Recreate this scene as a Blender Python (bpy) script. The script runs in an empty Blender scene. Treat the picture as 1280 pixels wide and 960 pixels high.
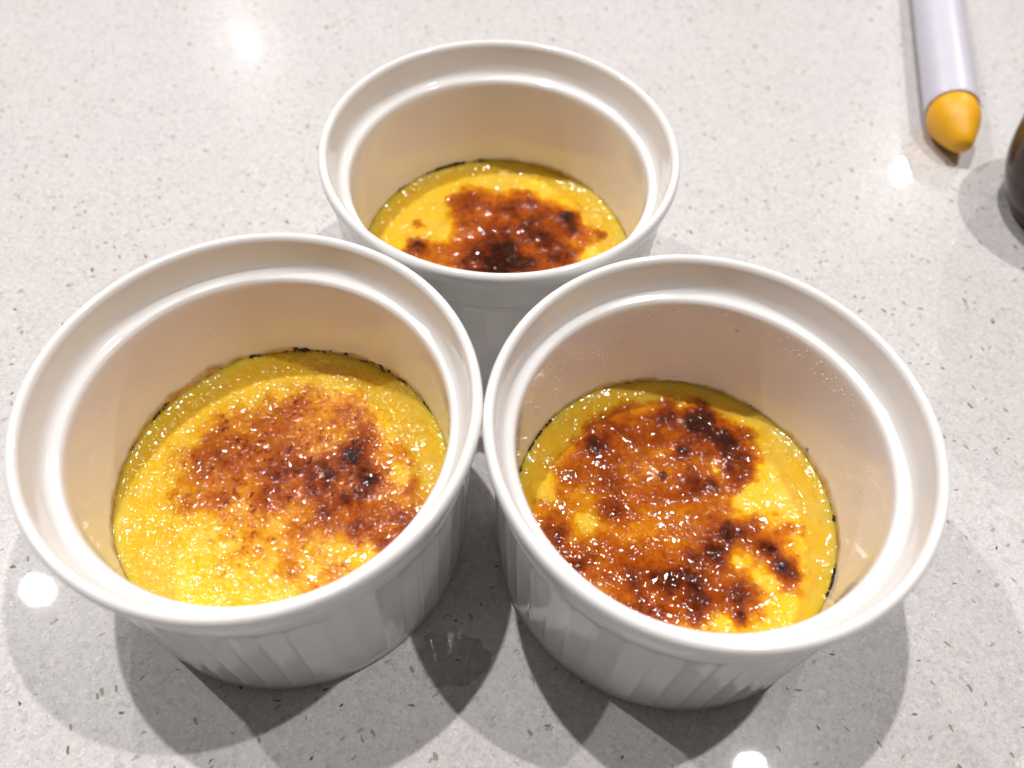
import bpy, math, random
import numpy as np
from mathutils import Matrix, Vector

random.seed(7)
MM = 0.001
scene = bpy.context.scene
C = scene.collection

# ------------------------------------------------------------------ camera
cam_data = bpy.data.cameras.new('camera')
cam = bpy.data.objects.new('camera', cam_data)
C.objects.link(cam)
cR = Vector((0.99827575, 0.04813567, 0.03359289))
cU = Vector((-0.05869859, 0.81863411, 0.57130786))
cF = Vector((0.0, 0.57229464, -0.82004808))
cam.matrix_world = Matrix(((cR.x, cU.x, -cF.x, 0.0),
                           (cR.y, cU.y, -cF.y, 0.0),
                           (cR.z, cU.z, -cF.z, 0.18934),
                           (0, 0, 0, 1)))
cam_data.sensor_fit = 'HORIZONTAL'
cam_data.sensor_width = 36.0
cam_data.lens = 36.0 * 1033.74 / 1280.0
cam_data.clip_start = 0.005
cam_data.clip_end = 50.0
cam_data.dof.use_dof = True
cam_data.dof.focus_distance = 0.190
cam_data.dof.aperture_fstop = 11.0
scene.camera = cam

# ------------------------------------------------------------------ room light
world = bpy.data.worlds.new('World')
scene.world = world
world.use_nodes = True
bg = world.node_tree.nodes['Background']
bg.inputs['Color'].default_value = (1.0, 0.93, 0.87, 1)
bg.inputs['Strength'].default_value = 0.095

# kitchen ceiling downlights, 1.5 m above the counter, placed from their mirror images in the stone
LAMP_H = 1.5
for nm, x, y, power in (('far_left', -0.983, 2.546, 50.0), ('far_right', 1.183, 2.083, 50.0),
                        ('near_left', -0.960, 0.586, 41.0), ('near_right', 0.494, 0.321, 42.0),
                        ('overhead', -0.242, 0.463, 56.0)):
    ld = bpy.data.lights.new('downlight_' + nm, 'POINT')
    ld.energy = power
    ld.color = (1.0, 0.96, 0.935)
    ld.shadow_soft_size = 0.014
    lo = bpy.data.objects.new('downlight_' + nm, ld)
    lo.location = (x, y, LAMP_H)
    C.objects.link(lo)

scene.view_settings.view_transform = 'Standard'
scene.view_settings.look = 'None'
scene.view_settings.exposure = 0.0
scene.view_settings.gamma = 1.0
scene.view_settings.use_curve_mapping = False
scene.cycles.use_denoising = True
scene.cycles.sample_clamp_indirect = 6.0
scene.cycles.max_bounces = 12
scene.cycles.diffuse_bounces = 8
scene.cycles.blur_glossy = 0.3

# ------------------------------------------------------------------ helpers
def new_mat(name):
    m = bpy.data.materials.new(name)
    m.use_nodes = True
    nt = m.node_tree
    return m, nt, nt.nodes['Principled BSDF']

def node(nt, typ, **kw):
    n = nt.nodes.new(typ)
    for k, v in kw.items():
        setattr(n, k, v)
    return n

def ramp(nt, src, stops, interp='LINEAR'):
    r = node(nt, 'ShaderNodeValToRGB')
    r.color_ramp.interpolation = interp
    els = r.color_ramp.elements
    while len(els) < len(stops):
        els.new(0.5)
    for e, (pos, col) in zip(els, stops):
        e.position = pos
        e.color = (*col, 1) if len(col) == 3 else col
    nt.links.new(src, r.inputs['Fac'])
    return r

def math_node(nt, op, a, b=None, clamp=False):
    n = node(nt, 'ShaderNodeMath', operation=op)
    n.use_clamp = clamp
    for i, v in enumerate((a, b)):
        if v is None:
            continue
        if isinstance(v, (int, float)):
            n.inputs[i].default_value = v
        else:
            nt.links.new(v, n.inputs[i])
    return n.outputs[0]

def noise(nt, vec, scale, detail=3.0, rough=0.5, dist=0.0):
    n = node(nt, 'ShaderNodeTexNoise')
    n.inputs['Scale'].default_value = scale
    n.inputs['Detail'].default_value = detail
    n.inputs['Roughness'].default_value = rough
    n.inputs['Distortion'].default_value = dist
    if vec is not None:
        nt.links.new(vec, n.inputs['Vector'])
    return n

def mixcol(nt, fac, a, b, mode='MIX'):
    n = node(nt, 'ShaderNodeMix', data_type='RGBA', blend_type=mode)
    for sock, v in ((n.inputs[0], fac), (n.inputs[6], a), (n.inputs[7], b)):
        if isinstance(v, (int, float)):
            sock.default_value = v
        elif isinstance(v, tuple):
            sock.default_value = (*v, 1)
        else:
            nt.links.new(v, sock)
    return n.outputs[2]

def mesh_obj(name, verts, faces, mat, parent=None, smooth=True):
    me = bpy.data.meshes.new(name)
    me.from_pydata(verts, [], faces)
    me.validate()
    if smooth:
        me.polygons.foreach_set('use_smooth', [True] * len(me.polygons))
    me.update()
    o = bpy.data.objects.new(name, me)
    if mat:
        me.materials.append(mat)
    C.objects.link(o)
    if parent:
        o.parent = parent
    return o

def thing(name, label, cat, loc, group=None, rotz=0.0):
    o = bpy.data.objects.new(name, None)
    o.empty_display_size = 0.01
    C.objects.link(o)
    o.location = loc
    o.rotation_euler = (0, 0, rotz)
    o['label'] = label
    o['category'] = cat
    if group:
        o['group'] = group
    return o

def lathe(profile, segs, rfun=None):
    """profile: list of (r, z) in mm; returns verts, faces in metres"""
    vs, fs = [], []
    for j, (r, z) in enumerate(profile):
        for i in range(segs):
            a = 2 * math.pi * i / segs
            rr = r + (rfun(a, j, r, z) if rfun else 0.0)
            vs.append((rr * math.cos(a) * MM, rr * math.sin(a) * MM, z * MM))
    for j in range(len(profile) - 1):
        for i in range(segs):
            k = (i + 1) % segs
            fs.append((j * segs + i, j * segs + k, (j + 1) * segs + k, (j + 1) * segs + i))
    return vs, fs

def cap(vs, fs, start, segs, z, flip=False):
    vs.append((0, 0, z * MM))
    c = len(vs) - 1
    for i in range(segs):
        k = (i + 1) % segs
        fs.append((start + k, start + i, c) if flip else (start + i, start + k, c))

def spline(pts, n=6):
    """Catmull-Rom through (r, z) points"""
    out = []
    P = [pts[0]] + list(pts) + [pts[-1]]
    for i in range(1, len(P) - 2):
        p0, p1, p2, p3 = P[i - 1], P[i], P[i + 1], P[i + 2]
        for s in range(n):
            t = s / n
            out.append(tuple(0.5 * ((2 * p1[d]) + (-p0[d] + p2[d]) * t +
                       (2 * p0[d] - 5 * p1[d] + 4 * p2[d] - p3[d]) * t * t +
                       (-p0[d] + 3 * p1[d] - 3 * p2[d] + p3[d]) * t ** 3) for d in (0, 1)))
    out.append(tuple(pts[-1]))
    return out

# numpy noise -------------------------------------------------------------
def hash2(ix, iy, seed):
    h = (ix.astype(np.int64) * 374761393 + iy.astype(np.int64) * 668265263 + seed * 1442695041) & 0x7fffffff
    h = ((h ^ (h >> 13)) * 1274126177) & 0x7fffffff
    h = ((h ^ (h >> 16)) * 1103515245 + 12345) & 0x7fffffff
    h = h ^ (h >> 11)
    return (h & 0xffff) / 65535.0

def vnoise(x, y, seed):
    ix, iy = np.floor(x), np.floor(y)
    fx, fy = x - ix, y - iy
    fx = fx * fx * fx * (fx * (fx * 6 - 15) + 10)
    fy = fy * fy * fy * (fy * (fy * 6 - 15) + 10)
    a, b = hash2(ix, iy, seed), hash2(ix + 1, iy, seed)
    c, d = hash2(ix, iy + 1, seed), hash2(ix + 1, iy + 1, seed)
    return (a * (1 - fx) + b * fx) * (1 - fy) + (c * (1 - fx) + d * fx) * fy - 0.5

def fbm(x, y, size, seed, octaves=4, gain=0.5):
    s, amp, tot = 0.0, 1.0, 0.0
    for o in range(octaves):
        k = 2.03 ** o / size
        ca, sa = math.cos(o * 1.1), math.sin(o * 1.1)
        s = s + amp * vnoise((x * ca - y * sa) * k + 17.3 * o, (x * sa + y * ca) * k - 9.1 * o, seed + o)
        tot += amp
        amp *= gain
    return s / tot * 2.0

def bumps(x, y, cell, seed, keep=1.0, rmin=0.25, rmax=0.5):
    """round blisters: at most one per cell"""
    gx, gy = x / cell, y / cell
    ix, iy = np.floor(gx), np.floor(gy)
    out = np.zeros_like(x)
    for dx in (-1, 0, 1):
        for dy in (-1, 0, 1):
            cx, cy = ix + dx, iy + dy
            on = hash2(cx, cy, seed + 3) < keep
            px, py = cx + 0.15 + 0.7 * hash2(cx, cy, seed), cy + 0.15 + 0.7 * hash2(cx, cy, seed + 1)
            rr = rmin + (rmax - rmin) * hash2(cx, cy, seed + 2) ** 2
            d2 = ((gx - px) ** 2 + (gy - py) ** 2) / rr ** 2
            h = np.where(on & (d2 < 1), (1 - d2) ** 1.0 * rr, 0)
            out = np.maximum(out, h)
    return out * cell

# ------------------------------------------------------------------ materials
def mat_counter():
    m, nt, b = new_mat('speckled_quartz')
    tc = node(nt, 'ShaderNodeTexCoord').outputs['Object']
    big = noise(nt, tc, 9.0, 3.0)
    base = ramp(nt, big.outputs['Fac'], [(0.3, (0.61, 0.59, 0.582)), (0.7, (0.63, 0.615, 0.612))]).outputs['Color']
    # translucent quartz grains of several sizes
    for sc, lo, mid, hi in ((1700, 0.84, 0.96, 1.10), (800, 0.87, 0.98, 1.06)):
        v1 = node(nt, 'ShaderNodeTexVoronoi')
        v1.inputs['Scale'].default_value = sc
        nt.links.new(tc, v1.inputs['Vector'])
        sep = node(nt, 'ShaderNodeSeparateColor')
        nt.links.new(v1.outputs['Color'], sep.inputs['Color'])
        g = ramp(nt, sep.outputs['Red'], [(0.0, (lo,) * 3), (0.25, (mid,) * 3), (0.85, (1.0,) * 3), (1.0, (hi,) * 3)]).outputs['Color']
        base = mixcol(nt, 1.0, base, g, 'MULTIPLY')
    n2 = noise(nt, tc, 1500, 4.0, 0.65)
    g2 = ramp(nt, n2.outputs['Fac'], [(0.28, (0.74, 0.73, 0.70)), (0.46, (1, 1, 1))]).outputs['Color']
    base = mixcol(nt, 0.8, base, g2, 'MULTIPLY')
    # grey and dark slivers lying in several directions
    for rot, sc, keep, rad, col, seedoff in ((0.5, 430, 0.87, 0.14, (0.06, 0.052, 0.045), 0.0),
                                             (2.4, 480, 0.86, 0.14, (0.10, 0.088, 0.075), 0.23),
                                             (1.5, 520, 0.76, 0.18, (0.19, 0.175, 0.155), 0.37),
                                             (-0.5, 520, 0.74, 0.22, (0.30, 0.285, 0.265), 0.71),
                                             (0.9, 600, 0.70, 0.24, (0.36, 0.345, 0.33), 0.93),
                                             (2.7, 400, 0.86, 0.20, (0.22, 0.185, 0.135), 1.13)):
        mp = node(nt, 'ShaderNodeMapping')
        mp.inputs['Rotation'].default_value = (0, 0, rot)
        mp.inputs['Location'].default_value = (seedoff, seedoff * 0.7, 0)
        dn = noise(nt, tc, 700, 2.0)
        add = node(nt, 'ShaderNodeMixRGB', blend_type='LINEAR_LIGHT')
        add.inputs[0].default_value = 0.0006
        nt.links.new(tc, add.inputs[1])
        nt.links.new(dn.outputs['Color'], add.inputs[2])
        nt.links.new(add.outputs[0], mp.inputs['Vector'])
        st = node(nt, 'ShaderNodeVectorMath', operation='MULTIPLY')
        st.inputs[1].default_value = (1.0, 0.40, 0.02)
        nt.links.new(mp.outputs[0], st.inputs[0])
        v = node(nt, 'ShaderNodeTexVoronoi')
        v.inputs['Scale'].default_value = sc
        nt.links.new(st.outputs[0], v.inputs['Vector'])
        sp = node(nt, 'ShaderNodeSeparateColor')
        nt.links.new(v.outputs['Color'], sp.inputs['Color'])
        on = math_node(nt, 'GREATER_THAN', sp.outputs['Green'], keep)
        radv = math_node(nt, 'MULTIPLY', math_node(nt, 'ADD', math_node(nt, 'MULTIPLY', sp.outputs['Blue'], 0.65), 0.35), rad)
        near = math_node(nt, 'SUBTRACT', radv, v.outputs['Distance'])
        near = math_node(nt, 'MULTIPLY', near, 18.0, True)
        fac = math_node(nt, 'MULTIPLY', on, near)
        base = mixcol(nt, fac, base, col)
    nt.links.new(base, b.inputs['Base Color'])
    b.inputs['Roughness'].default_value = 0.022
    b.inputs['Specular IOR Level'].default_value = 0.5
    # polished, with tiny pits between the grains: sparkle round the lamp reflections
    nb = noise(nt, tc, 1900, 3.0, 0.7)
    bp = node(nt, 'ShaderNodeBump')
    bp.inputs['Strength'].default_value = 1.0
    bp.inputs['Distance'].default_value = 0.0000018
    nt.links.new(nb.outputs['Fac'], bp.inputs['Height'])
    nt.links.new(bp.outputs['Normal'], b.inputs['Normal'])
    # unpolished grain boundaries: a weak, sparkling second gloss
    b.inputs['Coat Weight'].default_value = 0.05
    b.inputs['Coat Roughness'].default_value = 0.13
    ns = noise(nt, tc, 2300, 2.0, 0.6)
    b2 = node(nt, 'ShaderNodeBump')
    b2.inputs['Strength'].default_value = 1.0
    b2.inputs['Distance'].default_value = 0.00003
    nt.links.new(ns.outputs['Fac'], b2.inputs['Height'])
    nt.links.new(b2.outputs['Normal'], b.inputs['Coat Normal'])
    return m

def mat_ceramic():
    m, nt, b = new_mat('white_glazed_ceramic')
    tc = node(nt, 'ShaderNodeTexCoord').outputs['Object']
    n = noise(nt, tc, 60, 3.0)
    col = ramp(nt, n.outputs['Fac'], [(0.3, (0.80, 0.785, 0.77)), (0.7, (0.825, 0.81, 0.80))]).outputs['Color']
    vk = node(nt, 'ShaderNodeTexVoronoi')
    vk.inputs['Scale'].default_value = 170
    nt.links.new(tc, vk.inputs['Vector'])
    sk = node(nt, 'ShaderNodeSeparateColor')
    nt.links.new(vk.outputs['Color'], sk.inputs['Color'])
    on = math_node(nt, 'GREATER_THAN', sk.outputs['Green'], 0.965)
    near = math_node(nt, 'MULTIPLY', math_node(nt, 'SUBTRACT', 0.055, vk.outputs['Distance']), 40.0, True)
    col = mixcol(nt, math_node(nt, 'MULTIPLY', on, near), col, (0.10, 0.05, 0.02))
    nt.links.new(col, b.inputs['Base Color'])
    n2 = noise(nt, tc, 130, 3.0)
    r = ramp(nt, n2.outputs['Fac'], [(0.3, (0.05,) * 3), (0.7, (0.10,) * 3)]).outputs['Color']
    nt.links.new(r, b.inputs['Roughness'])
    b.inputs['IOR'].default_value = 1.52
    nb = noise(nt, tc, 160, 2.0)
    bp = node(nt, 'ShaderNodeBump')
    bp.inputs['Strength'].default_value = 0.25
    bp.inputs['Distance'].default_value = 0.00012
    nt.links.new(nb.outputs['Fac'], bp.inputs['Height'])
    nt.links.new(bp.outputs['Normal'], b.inputs['Normal'])
    return m

BURN_STOPS = [(0.00, (0.83, 0.53, 0.030)), (0.10, (0.76, 0.45, 0.012)), (0.20, (0.66, 0.27, 0.006)),
              (0.34, (0.46, 0.115, 0.003)), (0.50, (0.28, 0.050, 0.002)), (0.70, (0.115, 0.017, 0.002)),
              (0.95, (0.032, 0.007, 0.003))]

def mat_custard(name, grain_scale, grain_dist, patchy):
    m, nt, b = new_mat(name)
    tc = node(nt, 'ShaderNodeTexCoord').outputs['Object']
    at = node(nt, 'ShaderNodeAttribute', attribute_name='burn')
    n = noise(nt, tc, 900, 4.0, 0.65)
    fine = math_node(nt, 'MULTIPLY', math_node(nt, 'SUBTRACT', n.outputs['Fac'], 0.5), 0.35)
    gate = math_node(nt, 'MULTIPLY', fine, math_node(nt, 'MULTIPLY', at.outputs['Fac'], 2.2, True))
    burn = math_node(nt, 'ADD', at.outputs['Fac'], gate, True)
    col = ramp(nt, burn, BURN_STOPS).outputs['Color']
    # paler, creamier spots where no sugar lies
    n3 = noise(nt, tc, 130, 3.0)
    pale = ramp(nt, n3.outputs['Fac'], [(0.42, (0, 0, 0)), (0.72, (1, 1, 1))]).outputs['Color']
    plain = ramp(nt, burn, [(0.0, (1, 1, 1)), (0.16, (0, 0, 0))]).outputs['Color']
    pf = math_node(nt, 'MULTIPLY', math_node(nt, 'MULTIPLY', pale, plain), 0.55)
    col = mixcol(nt, pf, col, (0.78, 0.58, 0.15))
    nt.links.new(col, b.inputs['Base Color'])
    sss = ramp(nt, burn, [(0.0, (0.85,) * 3), (0.3, (0.35,) * 3), (0.6, (0.0,) * 3)]).outputs['Color']
    nt.links.new(sss, b.inputs['Subsurface Weight'])
    b.inputs['Subsurface Radius'].default_value = (1.0, 0.75, 0.15)
    b.inputs['Subsurface Scale'].default_value = 0.0046
    rg = ramp(nt, burn, [(0.0, (0.16,) * 3), (0.2, (0.09,) * 3), (0.7, (0.06,) * 3)]).outputs['Color']
    nt.links.new(rg, b.inputs['Roughness'])
    b.inputs['IOR'].default_value = 1.48
    # tiny round sugar beads and bubbles, denser in some places than in others
    vo = node(nt, 'ShaderNodeTexVoronoi')
    vo.inputs['Scale'].default_value = grain_scale
    wob = noise(nt, tc, grain_scale * 0.7, 1.0)
    wv = node(nt, 'ShaderNodeMixRGB', blend_type='LINEAR_LIGHT')
    wv.inputs[0].default_value = 0.35 / grain_scale
    nt.links.new(tc, wv.inputs[1])
    nt.links.new(wob.outputs['Color'], wv.inputs[2])
    nt.links.new(wv.outputs[0], vo.inputs['Vector'])
    sp = node(nt, 'ShaderNodeSeparateColor')
    nt.links.new(vo.outputs['Color'], sp.inputs['Color'])
    dome = math_node(nt, 'SUBTRACT', 1.0, math_node(nt, 'MULTIPLY', vo.outputs['Distance'], vo.outputs['Distance']))
    size = math_node(nt, 'ADD', math_node(nt, 'MULTIPLY', sp.outputs['Red'], 0.9), 0.25)
    dome = math_node(nt, 'MULTIPLY', dome, size)
    pn = noise(nt, tc, 110, 2.0)
    patch = ramp(nt, pn.outputs['Fac'], [(patchy[0], (0.06,) * 3), (patchy[1], (1.0,) * 3)]).outputs['Color']
    dome = math_node(nt, 'MULTIPLY', dome, patch)
    bp = node(nt, 'ShaderNodeBump')
    bp.inputs['Strength'].default_value = 1.0
    bp.inputs['Distance'].default_value = grain_dist
    nt.links.new(dome, bp.inputs['Height'])
    nt.links.new(bp.outputs['Normal'], b.inputs['Normal'])
    return m

def mat_plain(name, col, rough, var=0.08, scale=200, coat=0.0, sss=0.0, spec=0.5):
    m, nt, b = new_mat(name)
    tc = node(nt, 'ShaderNodeTexCoord').outputs['Object']
    n = noise(nt, tc, scale, 3.0)
    lo = tuple(c * (1 - var) for c in col)
    hi = tuple(min(1, c * (1 + var)) for c in col)
    nt.links.new(ramp(nt, n.outputs['Fac'], [(0.3, lo), (0.7, hi)]).outputs['Color'], b.inputs['Base Color'])
    b.inputs['Roughness'].default_value = rough
    b.inputs['Coat Weight'].default_value = coat
    b.inputs['Specular IOR Level'].default_value = spec
    if sss:
        b.inputs['Subsurface Weight'].default_value = sss
        b.inputs['Subsurface Radius'].default_value = (1.0, 0.5, 0.2)
        b.inputs['Subsurface Scale'].default_value = 0.002
    return m

M_COUNTER = mat_counter()
M_CERAMIC = mat_ceramic()
M_CHAR = mat_plain('burnt_sugar', (0.03, 0.011, 0.004), 0.4, 0.7, 900)
M_GRAIN = mat_plain('sugar_grain', (0.75, 0.70, 0.62), 0.05, 0.1, 3000)

# ------------------------------------------------------------------ counter
def build_counter():
    x0, x1, y0, y1, th, bv = -1.4, 1.4, -0.5, 1.6, 0.03, 0.003
    vs = [(x0, y0, -th), (x1, y0, -th), (x1, y1, -th), (x0, y1, -th),
          (x0, y0, -bv), (x1, y0, -bv), (x1, y1, -bv), (x0, y1, -bv),
          (x0 + bv, y0 + bv, 0), (x1 - bv, y0 + bv, 0), (x1 - bv, y1 - bv, 0), (x0 + bv, y1 - bv, 0)]
    fs = [(3, 2, 1, 0), (8, 9, 10, 11)]
    for a in (0, 4):
        for i in range(4):
            k = (i + 1) % 4
            fs.append((a + i, a + k, a + 4 + k, a + 4 + i))
    o = mesh_obj('countertop', vs, fs, M_COUNTER, smooth=False)
    o['kind'] = 'structure'
    o['label'] = 'pale grey polished quartz countertop with fine dark flecks'
build_counter()

# ------------------------------------------------------------------ ramekins
HR = 53.86           # height of the widest line of the lip, mm
RO = 44.9
FL = 48              # flutes
SEG = FL * 8

def ramekin_meshes():
    # lip: rounded bead, small collar under it, recess for a lid inside
    lip = spline([(42.9, HR - 9.4), (42.9, HR - 7.8), (42.9, HR - 6.0), (43.2, HR - 4.4), (44.2, HR - 3.2), (44.8, HR - 1.6), (44.9, HR - 0.2),
                  (44.6, HR + 0.8), (43.9, HR + 1.3), (43.1, HR + 1.1), (42.55, HR + 0.3), (42.3, HR - 1.0),
                  (42.1, HR - 2.0), (41.9, HR - 3.0)], 5)
    rim = lathe(lip, 240)
    ledge = spline([(41.9, HR - 3.0), (41.7, HR - 4.0), (41.4, HR - 5.3), (40.9, HR - 6.5), (40.2, HR - 7.2), (39.4, HR - 7.5), (38.75, HR - 7.75), (38.3, HR - 8.4), (38.1, HR - 9.3), (38.02, HR - 10.5)], 5)
    wall = spline([(38.02, HR - 10.5), (37.9, HR - 18), (37.65, HR - 30), (37.3, HR - 40), (36.0, HR - 46.5), (32.5, HR - 49.2), (24, HR - 49.8)], 6)
    bowl = lathe(ledge + wall[1:], 240)
    cap(bowl[0], bowl[1], (len(ledge) + len(wall) - 2) * 240, 240, HR - 49.8)
    # fluted outside
    prof = [(24, 1.0), (34, 1.0), (37.2, 0.9), (38.0, 0.0), (39.8, 0.0), (40.5, 0.35), (40.85, 1.2)]
    n = 14
    for i in range(1, n + 1):
        t = i / n
        prof.append((40.85 + 1.95 * t, 1.2 + (HR - 12.2) * t))
    prof += [(42.95, HR - 10.8), (43.05, HR - 10.4), (43.0, HR - 10.0), (42.9, HR - 9.7), (42.9, HR - 9.4)]
    zlo, zhi = 2.0, HR - 11.0
    def fl(a, j, r, z):
        u = (a / (2 * math.pi) * FL) % 1.0
        arc = 1 - abs(2 * u - 1) ** 4
        w = max(0.0, min(1.0, (z - zlo) / 3.0)) * max(0.0, min(1.0, (zhi + 0.6 - z) / 1.4))
        return -0.50 * arc * w
    out = lathe(prof, SEG, fl)
    cap(out[0], out[1], 0, SEG, 1.0, True)
    return rim, bowl, out

_rim, _bowl, _out = ramekin_meshes()
SPOTS = {'L': (-50.29, 87.17), 'R': (39.55, 87.74), 'B': (-6.36, 166.11)}
RAM_LABEL = {
    'L': 'white fluted ramekin at front left, holding the bright yellow grainy custard',
    'R': 'white fluted ramekin at front right, with sugar specks on its inside wall',
    'B': 'white fluted ramekin standing behind the other two, partly hidden by their rims'}
_first = None
for key, rot in (('L', 0.04), ('R', 0.0), ('B', 0.9)):
    x, y = SPOTS[key]
    root = thing('ramekin', RAM_LABEL[key], 'ramekin', (x * MM, y * MM, 0), 'white ramekins on the counter', rot)
    if _first is None:
        _first = [mesh_obj('rim', *_rim, M_CERAMIC, root), mesh_obj('inner_wall', *_bowl, M_CERAMIC, root),
                  mesh_obj('fluted_wall', *_out, M_CERAMIC, root)]
    else:
        for ch in _first:
            c = ch.copy()
            C.objects.link(c)
            c.parent = root

# ------------------------------------------------------------------ custards
BLOBS = {
 'L': [('a', 10.2, 23.6, 3.9, 0.6), ('a', -2.1, 22.8, 5.9, 0.6), ('a', -14.2, 13.8, 7.3, 0.6), ('a', -18.1, 0.6, 7.0, 0.55), ('a', -8.8, -8.9, 9.0, 0.4), ('a', 6.3, -8.0, 9.0, 0.6), ('a', 2.6, -20.5, 5.5, 0.25), ('a', 13.4, -21.1, 4.8, 0.6), ('a', -24.1, 7.6, 4.1, 0.5), ('a', 15.1, 17.0, 5.4, 0.6), ('a', 23.8, 9.8, 4.2, 0.55), ('a', -4.3, 7.9, 10.4, 0.7), ('a', 10.1, 6.7, 10.3, 0.7), ('a', 22.1, -5.0, 7.3, 0.8), ('a', 27.1, -8.6, 4.7, 0.8), ('a', 28.7, 0.5, 2.8, 0.6), ('a', -22.0, -9.8, 6.3, 0.22), ('a', -7.9, -20.3, 6.9, 0.15), ('d', 13.6, 8.7, 4.2, 0.42), ('d', 18.7, 3.4, 2.8, 0.55), ('d', 15.2, -1.8, 2.9, 0.4), ('d', 7.4, 2.7, 4.1, 0.34), ('d', -1.2, 2.3, 5.2, 0.17), ('d', -4.7, -3.1, 3.7, 0.12), ('d', -12.9, 6.9, 4.9, 0.12), ('d', -14.3, -1.3, 2.9, 0.08), ('d', 27.3, -7.0, 2.9, 0.16), ('d', 23.9, -11.9, 2.5, 0.18), ('d', 17.7, -8.2, 2.9, 0.22), ('d', -2.7, 23.9, 2.8, 0.08), ('d', -5.7, 14.4, 4.8, 0.08), ('d', 11.3, -5.7, 3.3, 0.15)],
 'R': [('a', -19.1, 14.1, 7.8, 0.8), ('a', -9.1, 20.4, 7.9, 0.8), ('a', 3.1, 24.8, 7.0, 0.9), ('a', 14.4, 17.4, 6.9, 0.9), ('a', -23.0, 9.4, 5.4, 0.6), ('a', -11.5, 5.8, 9.5, 0.8), ('a', 1.9, 6.7, 8.6, 0.8), ('a', -28.5, -2.6, 5.2, 0.8), ('a', -28.3, -11.5, 4.3, 0.8), ('a', -19.3, -12.9, 7.2, 0.6), ('a', -8.3, -8.3, 10.0, 0.7), ('a', 4.7, -5.5, 9.2, 0.8), ('a', -10.5, -19.8, 7.9, 0.9), ('a', -0.1, -22.8, 7.8, 0.8), ('a', 12.4, -20.2, 6.2, 0.7), ('a', 20.8, -9.4, 5.1, 0.9), ('a', 26.4, -2.1, 4.1, 0.6), ('a', 25.6, -14.3, 3.2, 0.7), ('a', 16.0, -3.8, 4.8, 0.7), ('a', 16.5, 9.8, 3.8, 0.5), ('a', 5.8, -15.1, 7.1, 0.6), ('a', -21.1, -3.5, 3.0, -0.45), ('a', 18.5, 5.2, 3.0, -0.65), ('a', 17.6, -14.8, 2.3, -0.4), ('a', 0.9, -8.1, 2.9, -0.4), ('a', 12.4, -11.3, 3.1, -0.5), ('a', 10.6, 12.0, 1.4, -0.6), ('a', -17.2, -18.0, 1.8, -0.5), ('a', 8.4, -25.0, 2.4, -0.6), ('a', 5.0, -2.5, 2.2, -0.3), ('a', -12.0, -10.5, 2.5, -0.4), ('a', -5.6, 10.5, 2.9, -0.25), ('d', 8.3, 26.3, 4.8, 0.6), ('d', 13.8, 21.3, 4.8, 0.48), ('d', 4.2, 17.4, 3.9, 0.34), ('d', 17.0, 13.8, 4.3, 0.26), ('d', 8.1, 8.4, 3.1, 0.32), ('d', -18.7, 17.9, 3.0, 0.34), ('d', -11.0, 22.2, 6.0, 0.16), ('d', -0.9, 25.7, 4.0, 0.2), ('d', -2.2, 9.9, 0.9, 0.6), ('d', -14.5, -0.7, 3.0, 0.24), ('d', -26.6, -7.9, 2.9, 0.25), ('d', -28.7, -11.5, 2.5, 0.25), ('d', -22.5, -13.8, 2.9, 0.28), ('d', -12.2, -17.0, 4.4, 0.18), ('d', -5.4, -23.8, 5.2, 0.24), ('d', 3.9, -19.9, 4.4, 0.22), ('d', 11.4, -3.1, 3.7, 0.38), ('d', 8.6, -9.2, 3.3, 0.32), ('d', 16.0, -3.6, 2.6, 0.22), ('d', 1.9, -13.8, 4.3, 0.32), ('d', -2.8, -17.1, 2.8, 0.32), ('d', 20.9, -8.4, 2.4, 0.42), ('d', 23.6, -11.5, 2.2, 0.4), ('d', 25.6, -14.3, 1.8, 0.28), ('d', 12.8, -23.8, 1.7, 0.48), ('d', 12.8, -19.7, 2.5, 0.28), ('d', 3.2, -24.7, 3.1, 0.15), ('d', -18.1, 10.8, 3.9, 0.1), ('d', 4.1, 6.4, 3.4, 0.15)],
 'B': [('a', -6.2, 16.2, 7.1, 0.8), ('a', 5.7, 17.2, 6.7, 0.8), ('a', 16.4, 16.0, 6.2, 0.8), ('a', 20.5, 10.7, 4.2, 0.7), ('a', 4.0, 2.9, 11.5, 0.9), ('a', 15.5, 2.2, 8.0, 0.9), ('a', -7.6, 3.5, 6.9, 0.7), ('a', -7.9, -7.4, 6.7, 0.8), ('a', 6.8, -9.3, 11.2, 0.9), ('a', -22.1, -0.2, 3.4, 0.9), ('a', -24.6, -4.8, 2.9, 0.7), ('a', -17.2, -4.2, 4.1, 0.7), ('a', -23.4, 8.7, 1.9, 0.7), ('a', -12.4, 19.8, 3.8, 0.5), ('a', -10.5, 25.9, 2.2, 0.35), ('a', 6.8, 24.9, 2.9, 0.5), ('a', 25.9, 6.3, 3.7, 0.5), ('a', 30.8, 8.9, 1.6, 0.7), ('d', -6.2, 16.9, 5.2, 0.15), ('d', 3.3, 18.3, 4.3, 0.18), ('d', 8.4, 20.5, 2.4, 0.3), ('d', 15.2, 17.0, 4.3, 0.2), ('d', 20.5, 14.0, 2.8, 0.34), ('d', 3.9, 4.5, 6.0, 0.32), ('d', -2.3, 0.1, 5.0, 0.34), ('d', 13.6, 5.3, 5.1, 0.28), ('d', 9.5, 10.8, 3.7, 0.2), ('d', -8.7, -6.0, 3.6, 0.25), ('d', 0.0, -7.7, 4.9, 0.36), ('d', 8.9, -5.8, 5.0, 0.28), ('d', 18.8, -1.3, 3.6, 0.3), ('d', 21.1, 1.4, 1.8, 0.25), ('d', -22.2, 0.4, 2.7, 0.36), ('d', -4.2, -11.6, 7.8, 0.2), ('d', -11.6, 10.4, 2.3, 0.15), ('d', 21.2, 9.1, 2.1, 0.25)]}

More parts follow.
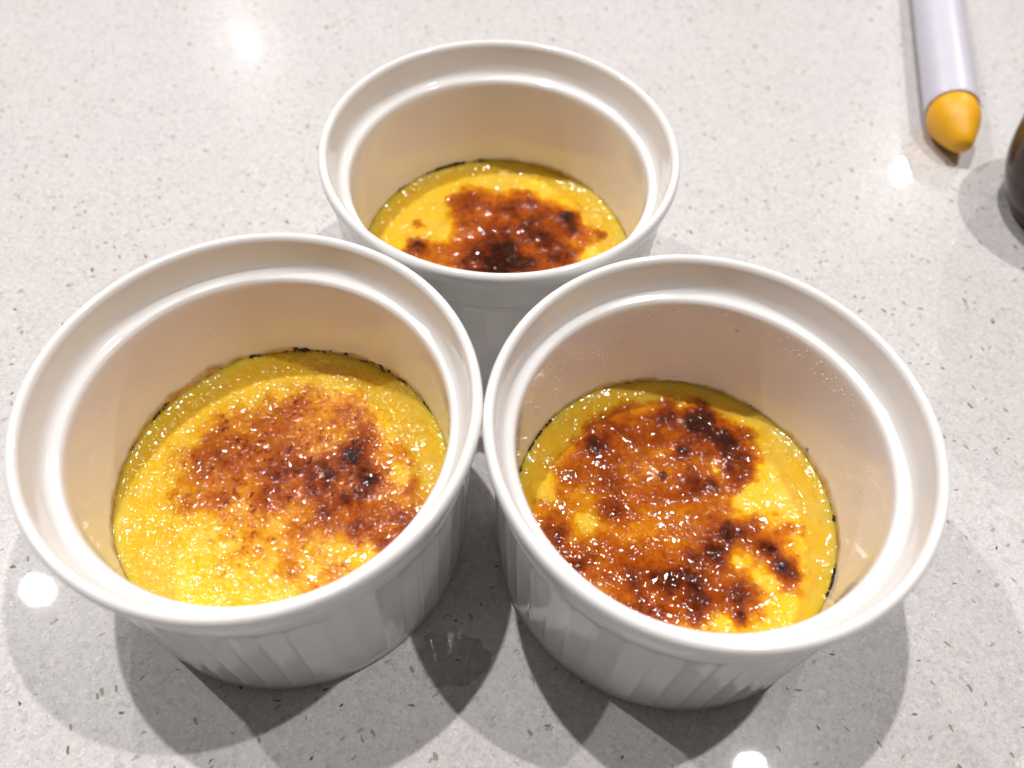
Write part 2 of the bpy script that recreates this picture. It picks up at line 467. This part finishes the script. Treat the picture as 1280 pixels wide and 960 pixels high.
def wall_r(z):      # inner wall radius of the ramekin at height z (mm)
    return float(np.interp(z, [HR - 46.5, HR - 40, HR - 30, HR - 18, HR - 10.5], [36.0, 37.3, 37.65, 37.9, 38.02]))

CFG = {
 #      contact z, drop, shoulder width, seed, grain bump scale, bump distance
 'L': dict(zc=20.1, drop=2.4, sw=4.6, seed=11, gs=620, gd=0.00060, pt=(0.25, 0.55)),
 'R': dict(zc=15.6, drop=0.7, sw=3.0, seed=23, gs=400, gd=0.00070, pt=(0.47, 0.66)),
 'B': dict(zc=18.3, drop=1.0, sw=3.2, seed=37, gs=340, gd=0.00080, pt=(0.40, 0.62))}

NR, NS = 150, 480

def burn_field(x, y, key, seed):
    wx = x + 1.5 * fbm(x, y, 4.0, seed + 50, 4, 0.6)
    wy = y + 1.5 * fbm(x, y, 4.0, seed + 60, 4, 0.6)
    amb, dark = np.zeros_like(x), np.zeros_like(x)
    for kind, bx, by, br, v in BLOBS[key]:
        g = v * np.exp(-(((wx - bx) ** 2 + (wy - by) ** 2) / (br * 1.05) ** 2))
        if kind == 'a':
            amb = amb + g
        else:
            dark = dark + g
    n = fbm(x, y, 5.0, seed + 70, 5, 0.62)
    amb = np.clip(amb + 0.35 * n * np.clip(amb * 3, 0, 1), 0, None)
    b = (0.40 if key == 'L' else 0.42) * (1 - np.exp(-2.0 * amb ** 1.3)) 
    dark = dark * (1 + 0.9 * fbm(x, y, 3.2, seed + 77, 4, 0.62))
    b = b + np.clip(dark * 1.15, 0, 0.75) * np.clip(amb * 4, 0, 1) + n * 0.20 * np.clip(b * 3, 0, 1)
    if key == 'L':      # scattered dark crumbs of scorched sugar
        sp = np.clip(fbm(x, y, 1.3, seed + 80, 3, 0.6) - 0.32, 0, 1) * 2.0
        b = b + sp * np.clip(b * 3, 0, 1) * 0.5
    else:               # harder edged, melted caramel
        b = np.where(b > 0.2, b, b * np.clip(b / 0.2, 0, 1))
    return np.clip(b, 0, 1.05)

def custard_height(x, y, r, key, cfg):
    seed = cfg['seed']
    if key == 'L':
        z = 0.55 * fbm(x, y, 9.0, seed, 3) + 0.16 * fbm(x, y, 2.2, seed + 5, 3) + 0.8 * bumps(x, y, 1.2, seed + 9, 0.8, 0.25, 0.55)
    elif key == 'R':
        z = 0.75 * fbm(x, y, 8.0, seed, 3) + 0.22 * fbm(x, y, 3.0, seed + 5, 3) + 0.7 * bumps(x, y, 1.9, seed + 9, 0.30, 0.2, 0.5) + 0.5 * bumps(x, y, 1.1, seed + 19, 0.18, 0.25, 0.5)
        d2 = ((x + 31.6) ** 2 + (y - 4.0) ** 2) / 2.6 ** 2
        z = z + np.where(d2 < 1, 1.0 * np.sqrt(np.clip(1 - d2, 0, 1)), 0)      # one pale blister
    else:
        z = 0.7 * fbm(x, y, 9.0, seed, 3) + 0.22 * fbm(x, y, 3.0, seed + 5, 3) + 0.7 * bumps(x, y, 2.2, seed + 9, 0.35, 0.25, 0.5)
    t = np.clip((r - (37.6 - cfg['sw'])) / cfg['sw'], 0, 1)
    ang = np.arctan2(y, x)
    lift = cfg['drop'] * (0.75 + 0.5 * (fbm(np.cos(ang) * 30, np.sin(ang) * 30, 12.0, seed + 90, 3) + 0.5))
    sh = t * t * (3 - 2 * t)
    return cfg['zc'] - cfg['drop'] + z * (1 - 0.85 * sh) + lift * sh

def set_attr(me, name, vals):
    a = me.attributes.new(name, 'FLOAT', 'POINT')
    a.data.foreach_set('value', np.asarray(vals, dtype=np.float32))

def build_custard(key, label):
    cfg = CFG[key]
    rw = wall_r(cfg['zc']) + 0.15
    rs = (np.arange(1, NR + 1) / NR) * rw
    an = np.arange(NS) / NS * 2 * math.pi
    Rg, Ag = np.meshgrid(rs, an, indexing='ij')
    X, Y = (Rg * np.cos(Ag)).ravel(), (Rg * np.sin(Ag)).ravel()
    R = Rg.ravel()
    Z = custard_height(X, Y, R, key, cfg)
    B = burn_field(X, Y, key, cfg['seed'])
    B = np.where(R > 35.5, B * np.clip((37.3 - R) / 1.8, 0, 1), B)
    # the blister stays pale
    if key == 'R':
        B = np.where((X + 31.6) ** 2 + (Y - 4.0) ** 2 < 7.5, 0, B)
    zc0 = float(custard_height(np.zeros(1), np.zeros(1), np.zeros(1), key, cfg)[0])
    b0 = float(burn_field(np.zeros(1), np.zeros(1), key, cfg['seed'])[0])
    top = np.stack([X, Y, Z], 1)
    ring = top[-NS:].copy()
    low = []
    for zz in (8.0, 5.4):
        q = ring.copy()
        k = (wall_r(zz) + 0.15) / rw if zz > 7 else 32.0 / rw
        q[:, 0] *= k
        q[:, 1] *= k
        q[:, 2] = zz
        low.append(q)
    V = np.vstack([top] + low + [np.array([[0, 0, zc0], [0, 0, 5.4]])]) * MM
    i = np.arange(NS)
    k = (i + 1) % NS
    faces = []
    for j in range(NR + 1):
        a = j * NS
        faces.append(np.stack([a + i, a + NS + i, a + NS + k, a + k], 1))
    F = np.vstack(faces).tolist()
    n = (NR + 2) * NS
    F += [(n, int(p), int(q)) for p, q in zip(i, k)]
    F += [(n + 1, int(q) + (NR + 1) * NS, int(p) + (NR + 1) * NS) for p, q in zip(i, k)]
    x, y = SPOTS[key]
    root = thing('creme_brulee', label, 'custard', (x * MM, y * MM, 5.4 * MM), 'baked custards in the ramekins')
    V[:, 2] -= 5.4 * MM
    mat = mat_custard('baked_custard', cfg['gs'], cfg['gd'], cfg['pt'])
    o = mesh_obj('custard', V.tolist(), F, mat, root)
    set_attr(o.data, 'burn', np.concatenate([B, np.zeros(2 * NS), [b0, 0]]))
    # caramelised crust: a thin sheet over the browned area
    TH = 0.30
    used = B > TH
    cz = Z + np.clip((B - TH - 0.06) * 3.0, -0.25, 1.0) * (0.60 if key != 'L' else 0.30)
    Fc = np.vstack(faces[:NR - 1])
    keepf = used[Fc].any(axis=1)
    Fc = Fc[keepf]
    idx = np.unique(Fc)
    remap = -np.ones(len(B), dtype=np.int64)
    remap[idx] = np.arange(len(idx))
    Vc = np.stack([X[idx], Y[idx], np.where(used[idx], cz[idx], Z[idx] - 0.15) - 5.4], 1) * MM
    crust = mesh_obj('caramel_crust', Vc.tolist(), remap[Fc].tolist(), mat_custard('caramelised_sugar', cfg['gs'], cfg['gd'], cfg['pt']), root)
    set_attr(crust.data, 'burn', B[idx])
    crust['label'] = 'browned and blackened caramelised sugar'
    return root

def lump(vs, fs, c, r, rng, squash=(1, 1, 1)):
    """small irregular octahedral lump"""
    base = len(vs)
    dirs = [(1, 0, 0), (0, 1, 0), (-1, 0, 0), (0, -1, 0), (0, 0, 1), (0, 0, -1),
            (.7, .7, 0), (-.7, .7, 0), (-.7, -.7, 0), (.7, -.7, 0)]
    for d in dirs:
        k = r * rng.uniform(0.7, 1.25)
        vs.append(tuple(c[i] + d[i] * k * squash[i] for i in range(3)))
    loop = [0, 6, 1, 7, 2, 8, 3, 9]
    for i in range(8):
        a, b2 = base + loop[i], base + loop[(i + 1) % 8]
        fs.append((a, b2, base + 4))
        fs.append((b2, a, base + 5))

def burnt_edge(root, key, arcs, seed):
    """scorched bits stuck to the wall along the custard's edge"""
    rng = random.Random(seed)
    vs, fs = [], []
    cfg = CFG[key]
    for a0, a1, n, size, spread in arcs:
        left = n
        while left > 0:
            ac, wid = rng.uniform(a0, a1), rng.uniform(0.6, 2.6)
            zc = cfg['zc'] + 0.25 + rng.gauss(0.1, spread)
            k = rng.choice((3, 6, 12, 20))
            left -= k * 0.45
            for _ in range(k):
                a = math.radians(ac + rng.gauss(0, wid * 0.6))
                z = zc + rng.gauss(0, 0.22)
                rr = wall_r(z) - 0.15
                lump(vs, fs, (rr * math.cos(a) * MM, rr * math.sin(a) * MM, (z - 5.4) * MM),
                     rng.uniform(0.25, 1.0) ** 2 * size * 0.72 * MM, rng)
    o = mesh_obj('burnt_edge', vs, fs, M_CHAR, root)
    o['kind'] = 'stuff'
    o['label'] = 'blackened sugar bits along the custard edge'

def mat_residue():
    m, nt, b = new_mat('baked_on_film')
    tc = node(nt, 'ShaderNodeTexCoord').outputs['Object']
    at = node(nt, 'ShaderNodeAttribute', attribute_name='film')
    n = noise(nt, tc, 260, 4.0, 0.65)
    f = math_node(nt, 'ADD', at.outputs['Fac'], math_node(nt, 'MULTIPLY', math_node(nt, 'SUBTRACT', n.outputs['Fac'], 0.5), 1.3))
    a = ramp(nt, f, [(0.15, (0, 0, 0)), (0.95, (0.85,) * 3)]).outputs['Color']
    n2 = noise(nt, tc, 400, 3.0)
    c = ramp(nt, n2.outputs['Fac'], [(0.35, (0.34, 0.16, 0.02)), (0.6, (0.74, 0.46, 0.05))]).outputs['Color']
    nt.links.new(c, b.inputs['Base Color'])
    b.inputs['Roughness'].default_value = 0.25
    nt.links.new(a, b.inputs['Alpha'])
    return m
M_FILM = mat_residue()

def residue(root, key, height, seed):
    """thin film of custard baked on to the wall just above the surface"""
    cfg = CFG[key]
    ns, nz = 240, 8
    vs, fs, at = [], [], []
    for j in range(nz + 1):
        for i in range(ns):
            a = 2 * math.pi * i / ns
            hh = height * (1.0 + 0.9 * float(fbm(np.array([math.cos(a) * 30]), np.array([math.sin(a) * 30]), 14.0, seed, 3)[0]))
            z = cfg['zc'] - 0.6 + (hh + 0.6) * j / nz
            r = wall_r(z) - 0.06
            vs.append((r * math.cos(a) * MM, r * math.sin(a) * MM, (z - 5.4) * MM))
            at.append(1.0 - 1.15 * j / nz)
    for j in range(nz):
        for i in range(ns):
            k = (i + 1) % ns
            fs.append((j * ns + i, (j + 1) * ns + i, (j + 1) * ns + k, j * ns + k))
    o = mesh_obj('custard_residue', vs, fs, M_FILM, root)
    set_attr(o.data, 'film', at)

def sugar_grains(root, key, areas, seed):
    rng = random.Random(seed)
    vs, fs = [], []
    for a0, a1, z0, z1, n in areas:
        for _ in range(n):
            a = math.radians(rng.uniform(a0, a1))
            z = rng.uniform(z0, z1)
            rr = wall_r(z) - 0.03
            lump(vs, fs, (rr * math.cos(a) * MM, rr * math.sin(a) * MM, (z - 5.4) * MM), rng.uniform(0.08, 0.24) * MM, rng)
    o = mesh_obj('sugar_specks', vs, fs, M_GRAIN, root, smooth=False)
    o['kind'] = 'stuff'

cl = build_custard('L', 'grainy yellow creme brulee with amber crust, in the front left ramekin')
cr = build_custard('R', 'glossy creme brulee with melted dark brown caramel, in the front right ramekin')
cb = build_custard('B', 'creme brulee with dark brown patch, in the rear ramekin')
burnt_edge(cl, 'L', [(88, 118, 40, 0.5, 0.45), (94, 97, 12, 0.9, 0.3), (34, 90, 80, 0.50, 0.55), (150, 158, 16, 0.5, 0.25), (160, 178, 4, 0.35, 0.3)], 3)
burnt_edge(cr, 'R', [(140, 170, 48, 0.55, 0.18), (-34, 14, 42, 0.55, 0.22), (60, 110, 30, 0.22, 1.3), (20, 60, 22, 0.24, 1.2)], 5)
burnt_edge(cb, 'B', [(108, 134, 60, 0.65, 0.12), (99, 106, 10, 0.5, 0.1), (140, 148, 4, 0.45, 0.2)], 8)
residue(cl, 'L', 3.4, 41)
residue(cr, 'R', 3.0, 42)
residue(cb, 'B', 1.8, 43)
sugar_grains(cl, 'L', [(100, 175, 26, 40, 26), (20, 70, 24, 36, 14)], 4)
sugar_grains(cr, 'R', [(100, 165, 26, 44, 110), (20, 105, 39, 44, 120), (-30, 20, 22, 36, 16), (100, 165, 18, 26, 20)], 6)
sugar_grains(cb, 'B', [(60, 150, 26, 38, 10)], 9)

# ------------------------------------------------------------------ white tube with pointed cap
def build_tube():
    RT = 9.0
    A, Bp = Vector((150.4, 255.0, RT)), Vector((165.0, 340.0, RT))
    d = (Bp - A).normalized()
    root = thing('squeeze_tube', 'white plastic tube with an orange-yellow pointed cap, lying at the top right', 'tube', (A.x * MM, A.y * MM, 0))
    root.rotation_euler = (0, 0, math.atan2(d.y, d.x))
    M_W = mat_plain('white_plastic', (0.60, 0.58, 0.66), 0.35, 0.02, 80)
    M_O = mat_plain('orange_plastic', (0.80, 0.40, 0.006), 0.45, 0.05, 120, sss=0.25)
    def along(prof, segs, bend=0.0):
        vs, fs = [], []
        for t, r in prof:       # t along the axis (+ = away from the cap), r radius
            off = bend * max(0.0, -t / 14.0) ** 2
            drop = 0.5 * max(0.0, -t / 14.0) ** 2
            for i in range(segs):
                a = 2 * math.pi * i / segs
                vs.append((t * MM, (r * math.cos(a) + off) * MM, (RT + r * math.sin(a) - (drop if bend else 0.0)) * MM))
        for j in range(len(prof) - 1):
            for i in range(segs):
                k = (i + 1) % segs
                fs.append((j * segs + i, (j + 1) * segs + i, (j + 1) * segs + k, j * segs + k))
        return vs, fs
    v, f = along([(3.0, 7.6), (0.4, 8.2), (0.0, 8.5), (0.15, 8.8), (0.7, RT - 0.02), (4, RT - 0.02), (150, RT - 0.02), (153, 8.6), (154, 7.0), (154, 0.01)], 96)
    mesh_obj('tube_body', v, f, M_W, root)
    prof = spline([(3.0, 7.0), (0.6, 7.9), (-2, 8.5), (-5.5, 8.5), (-9.5, 7.4), (-12.6, 6.0), (-15.2, 4.7), (-17.0, 3.6), (-18.1, 2.3), (-18.5, 0.01)], 6)
    v, f = along(prof, 64, bend=-1.5)
    mesh_obj('pointed_cap', v, f, M_O, root)
build_tube()

# ------------------------------------------------------------------ dark jar at the right edge
def build_jar():
    root = thing('jar', 'dark glossy rounded jar, cut off by the right edge of the picture', 'jar', (0.1845, 0.2150, 0))
    m, nt, b = new_mat('dark_brown_glass')
    tc = node(nt, 'ShaderNodeTexCoord').outputs['Object']
    mp = node(nt, 'ShaderNodeMapping')
    mp.inputs['Scale'].default_value = (1, 1, 0.35)
    nt.links.new(tc, mp.inputs['Vector'])
    n = noise(nt, mp.outputs[0], 130, 4.0, 0.6, 0.4)
    col = ramp(nt, n.outputs['Fac'], [(0.35, (0.012, 0.006, 0.004)), (0.55, (0.06, 0.03, 0.025)), (0.75, (0.09, 0.05, 0.045))]).outputs['Color']
    nt.links.new(col, b.inputs['Base Color'])
    b.inputs['Roughness'].default_value = 0.12
    b.inputs['Specular IOR Level'].default_value = 0.2
    body = spline([(0.01, 0.8), (14, 0.8), (18, 0.0), (20.5, 0.6), (24.0, 5.0), (28.2, 14), (30.0, 25), (29.6, 36), (27.0, 46), (22.5, 53), (18.5, 56.5), (18.0, 59), (18.0, 63)], 6)
    v, f = lathe(body, 96)
    mesh_obj('jar_body', v, f, m, root)
    M_L = mat_plain('mustard_yellow', (0.62, 0.32, 0.012), 0.4, 0.15, 300)
    # yellow patch following the jar's belly on the side turned to the ramekins
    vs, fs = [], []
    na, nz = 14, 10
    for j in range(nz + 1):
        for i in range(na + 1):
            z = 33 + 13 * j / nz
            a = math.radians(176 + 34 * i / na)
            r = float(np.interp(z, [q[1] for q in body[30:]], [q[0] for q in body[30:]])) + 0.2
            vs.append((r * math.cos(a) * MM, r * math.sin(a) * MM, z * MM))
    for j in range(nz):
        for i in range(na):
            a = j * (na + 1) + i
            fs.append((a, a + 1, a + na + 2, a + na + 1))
    lb = mesh_obj('yellow_patch', vs, fs, M_L, root)
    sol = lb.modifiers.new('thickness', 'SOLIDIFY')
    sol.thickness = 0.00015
    M_LID = mat_plain('dark_lid', (0.03, 0.025, 0.022), 0.3, 0.2, 200)
    v, f = lathe([(19.6, 57.5), (20.2, 58.0), (20.2, 66.5), (19.4, 67.6), (17, 68.0)], 72)
    cap(v, f, 4 * 72, 72, 68.0)
    mesh_obj('lid', v, f, M_LID, root)
build_jar()

# ------------------------------------------------------------------ wet smear between the front ramekins
def build_smear():
    m, nt, b = new_mat('thin_water')
    tc = node(nt, 'ShaderNodeTexCoord').outputs['Object']
    vo = node(nt, 'ShaderNodeTexVoronoi')
    vo.inputs['Scale'].default_value = 320
    nt.links.new(tc, vo.inputs['Vector'])
    nb = noise(nt, tc, 300, 3.0, 0.6)
    dome = math_node(nt, 'SUBTRACT', nb.outputs['Fac'], math_node(nt, 'MULTIPLY', vo.outputs['Distance'], vo.outputs['Distance']))
    bp = node(nt, 'ShaderNodeBump')
    bp.inputs['Strength'].default_value = 1.0
    bp.inputs['Distance'].default_value = 0.0008
    nt.links.new(dome, bp.inputs['Height'])
    fr = node(nt, 'ShaderNodeFresnel')
    fr.inputs['IOR'].default_value = 1.36
    nt.links.new(bp.outputs['Normal'], fr.inputs['Normal'])
    gl = node(nt, 'ShaderNodeBsdfGlossy')
    gl.inputs['Roughness'].default_value = 0.05
    nt.links.new(bp.outputs['Normal'], gl.inputs['Normal'])
    tr = node(nt, 'ShaderNodeBsdfTransparent')
    mx = node(nt, 'ShaderNodeMixShader')
    nt.links.new(fr.outputs[0], mx.inputs[0])
    nt.links.new(tr.outputs[0], mx.inputs[1])
    nt.links.new(gl.outputs[0], mx.inputs[2])
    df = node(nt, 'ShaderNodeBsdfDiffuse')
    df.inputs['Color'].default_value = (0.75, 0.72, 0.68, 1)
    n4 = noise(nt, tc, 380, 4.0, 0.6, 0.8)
    haze = ramp(nt, n4.outputs['Fac'], [(0.42, (0, 0, 0)), (0.70, (0.45,) * 3)]).outputs['Color']  # whitish haze mixed into the film as patchy diffuse colour
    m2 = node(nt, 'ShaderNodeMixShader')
    nt.links.new(haze, m2.inputs[0])
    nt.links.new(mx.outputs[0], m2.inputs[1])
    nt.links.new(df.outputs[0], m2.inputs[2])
    nt.links.new(m2.outputs[0], nt.nodes['Material Output'].inputs['Surface'])
    nr, ns = 18, 90
    rs = np.arange(1, nr + 1) / nr
    an = np.arange(ns) / ns * 2 * math.pi
    Rg, Ag = np.meshgrid(rs, an, indexing='ij')
    lim = 1 + 0.45 * fbm(np.cos(Ag) * 10, np.sin(Ag) * 10, 6.0, 5, 3)
    X, Y = (Rg * lim * 9.5 * np.cos(Ag)).ravel(), (Rg * lim * 6.2 * np.sin(Ag)).ravel()
    t = 1 - Rg.ravel() ** 2
    Z = 0.02 + 0.28 * t * (0.75 + 0.9 * fbm(X, Y, 2.2, 8, 3))
    Z = np.maximum(Z, 0.015)
    V = np.stack([X, Y, Z], 1)
    V = np.vstack([V, [[0, 0, 0.25]]]) * MM
    F = []
    i = np.arange(ns)
    k = (i + 1) % ns
    for j in range(nr - 1):
        F += np.stack([j * ns + i, (j + 1) * ns + i, (j + 1) * ns + k, j * ns + k], 1).tolist()
    F += [(nr * ns, int(p), int(q)) for p, q in zip(i, k)]
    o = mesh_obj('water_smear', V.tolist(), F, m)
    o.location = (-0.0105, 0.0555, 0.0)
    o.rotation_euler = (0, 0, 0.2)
    o['label'] = 'small wet smear on the shadowed counter between the two front ramekins'
    o['category'] = 'water'
build_smear()

# ------------------------------------------------------------------ crumb
def build_crumb():
    vs, fs = [], []
    lump(vs, fs, (0, 0, 0.42 * MM), 0.75 * MM, random.Random(2), (0.7, 1.2, 0.55))
    o = mesh_obj('crumb', vs, fs, mat_plain('pastry_crumb', (0.50, 0.42, 0.28), 0.5, 0.2, 2000))
    o.location = (0.14373, 0.16548, 0.0)
    o['label'] = 'tiny beige crumb lying on the counter right of the front right ramekin'
    o['category'] = 'crumb'
build_crumb()
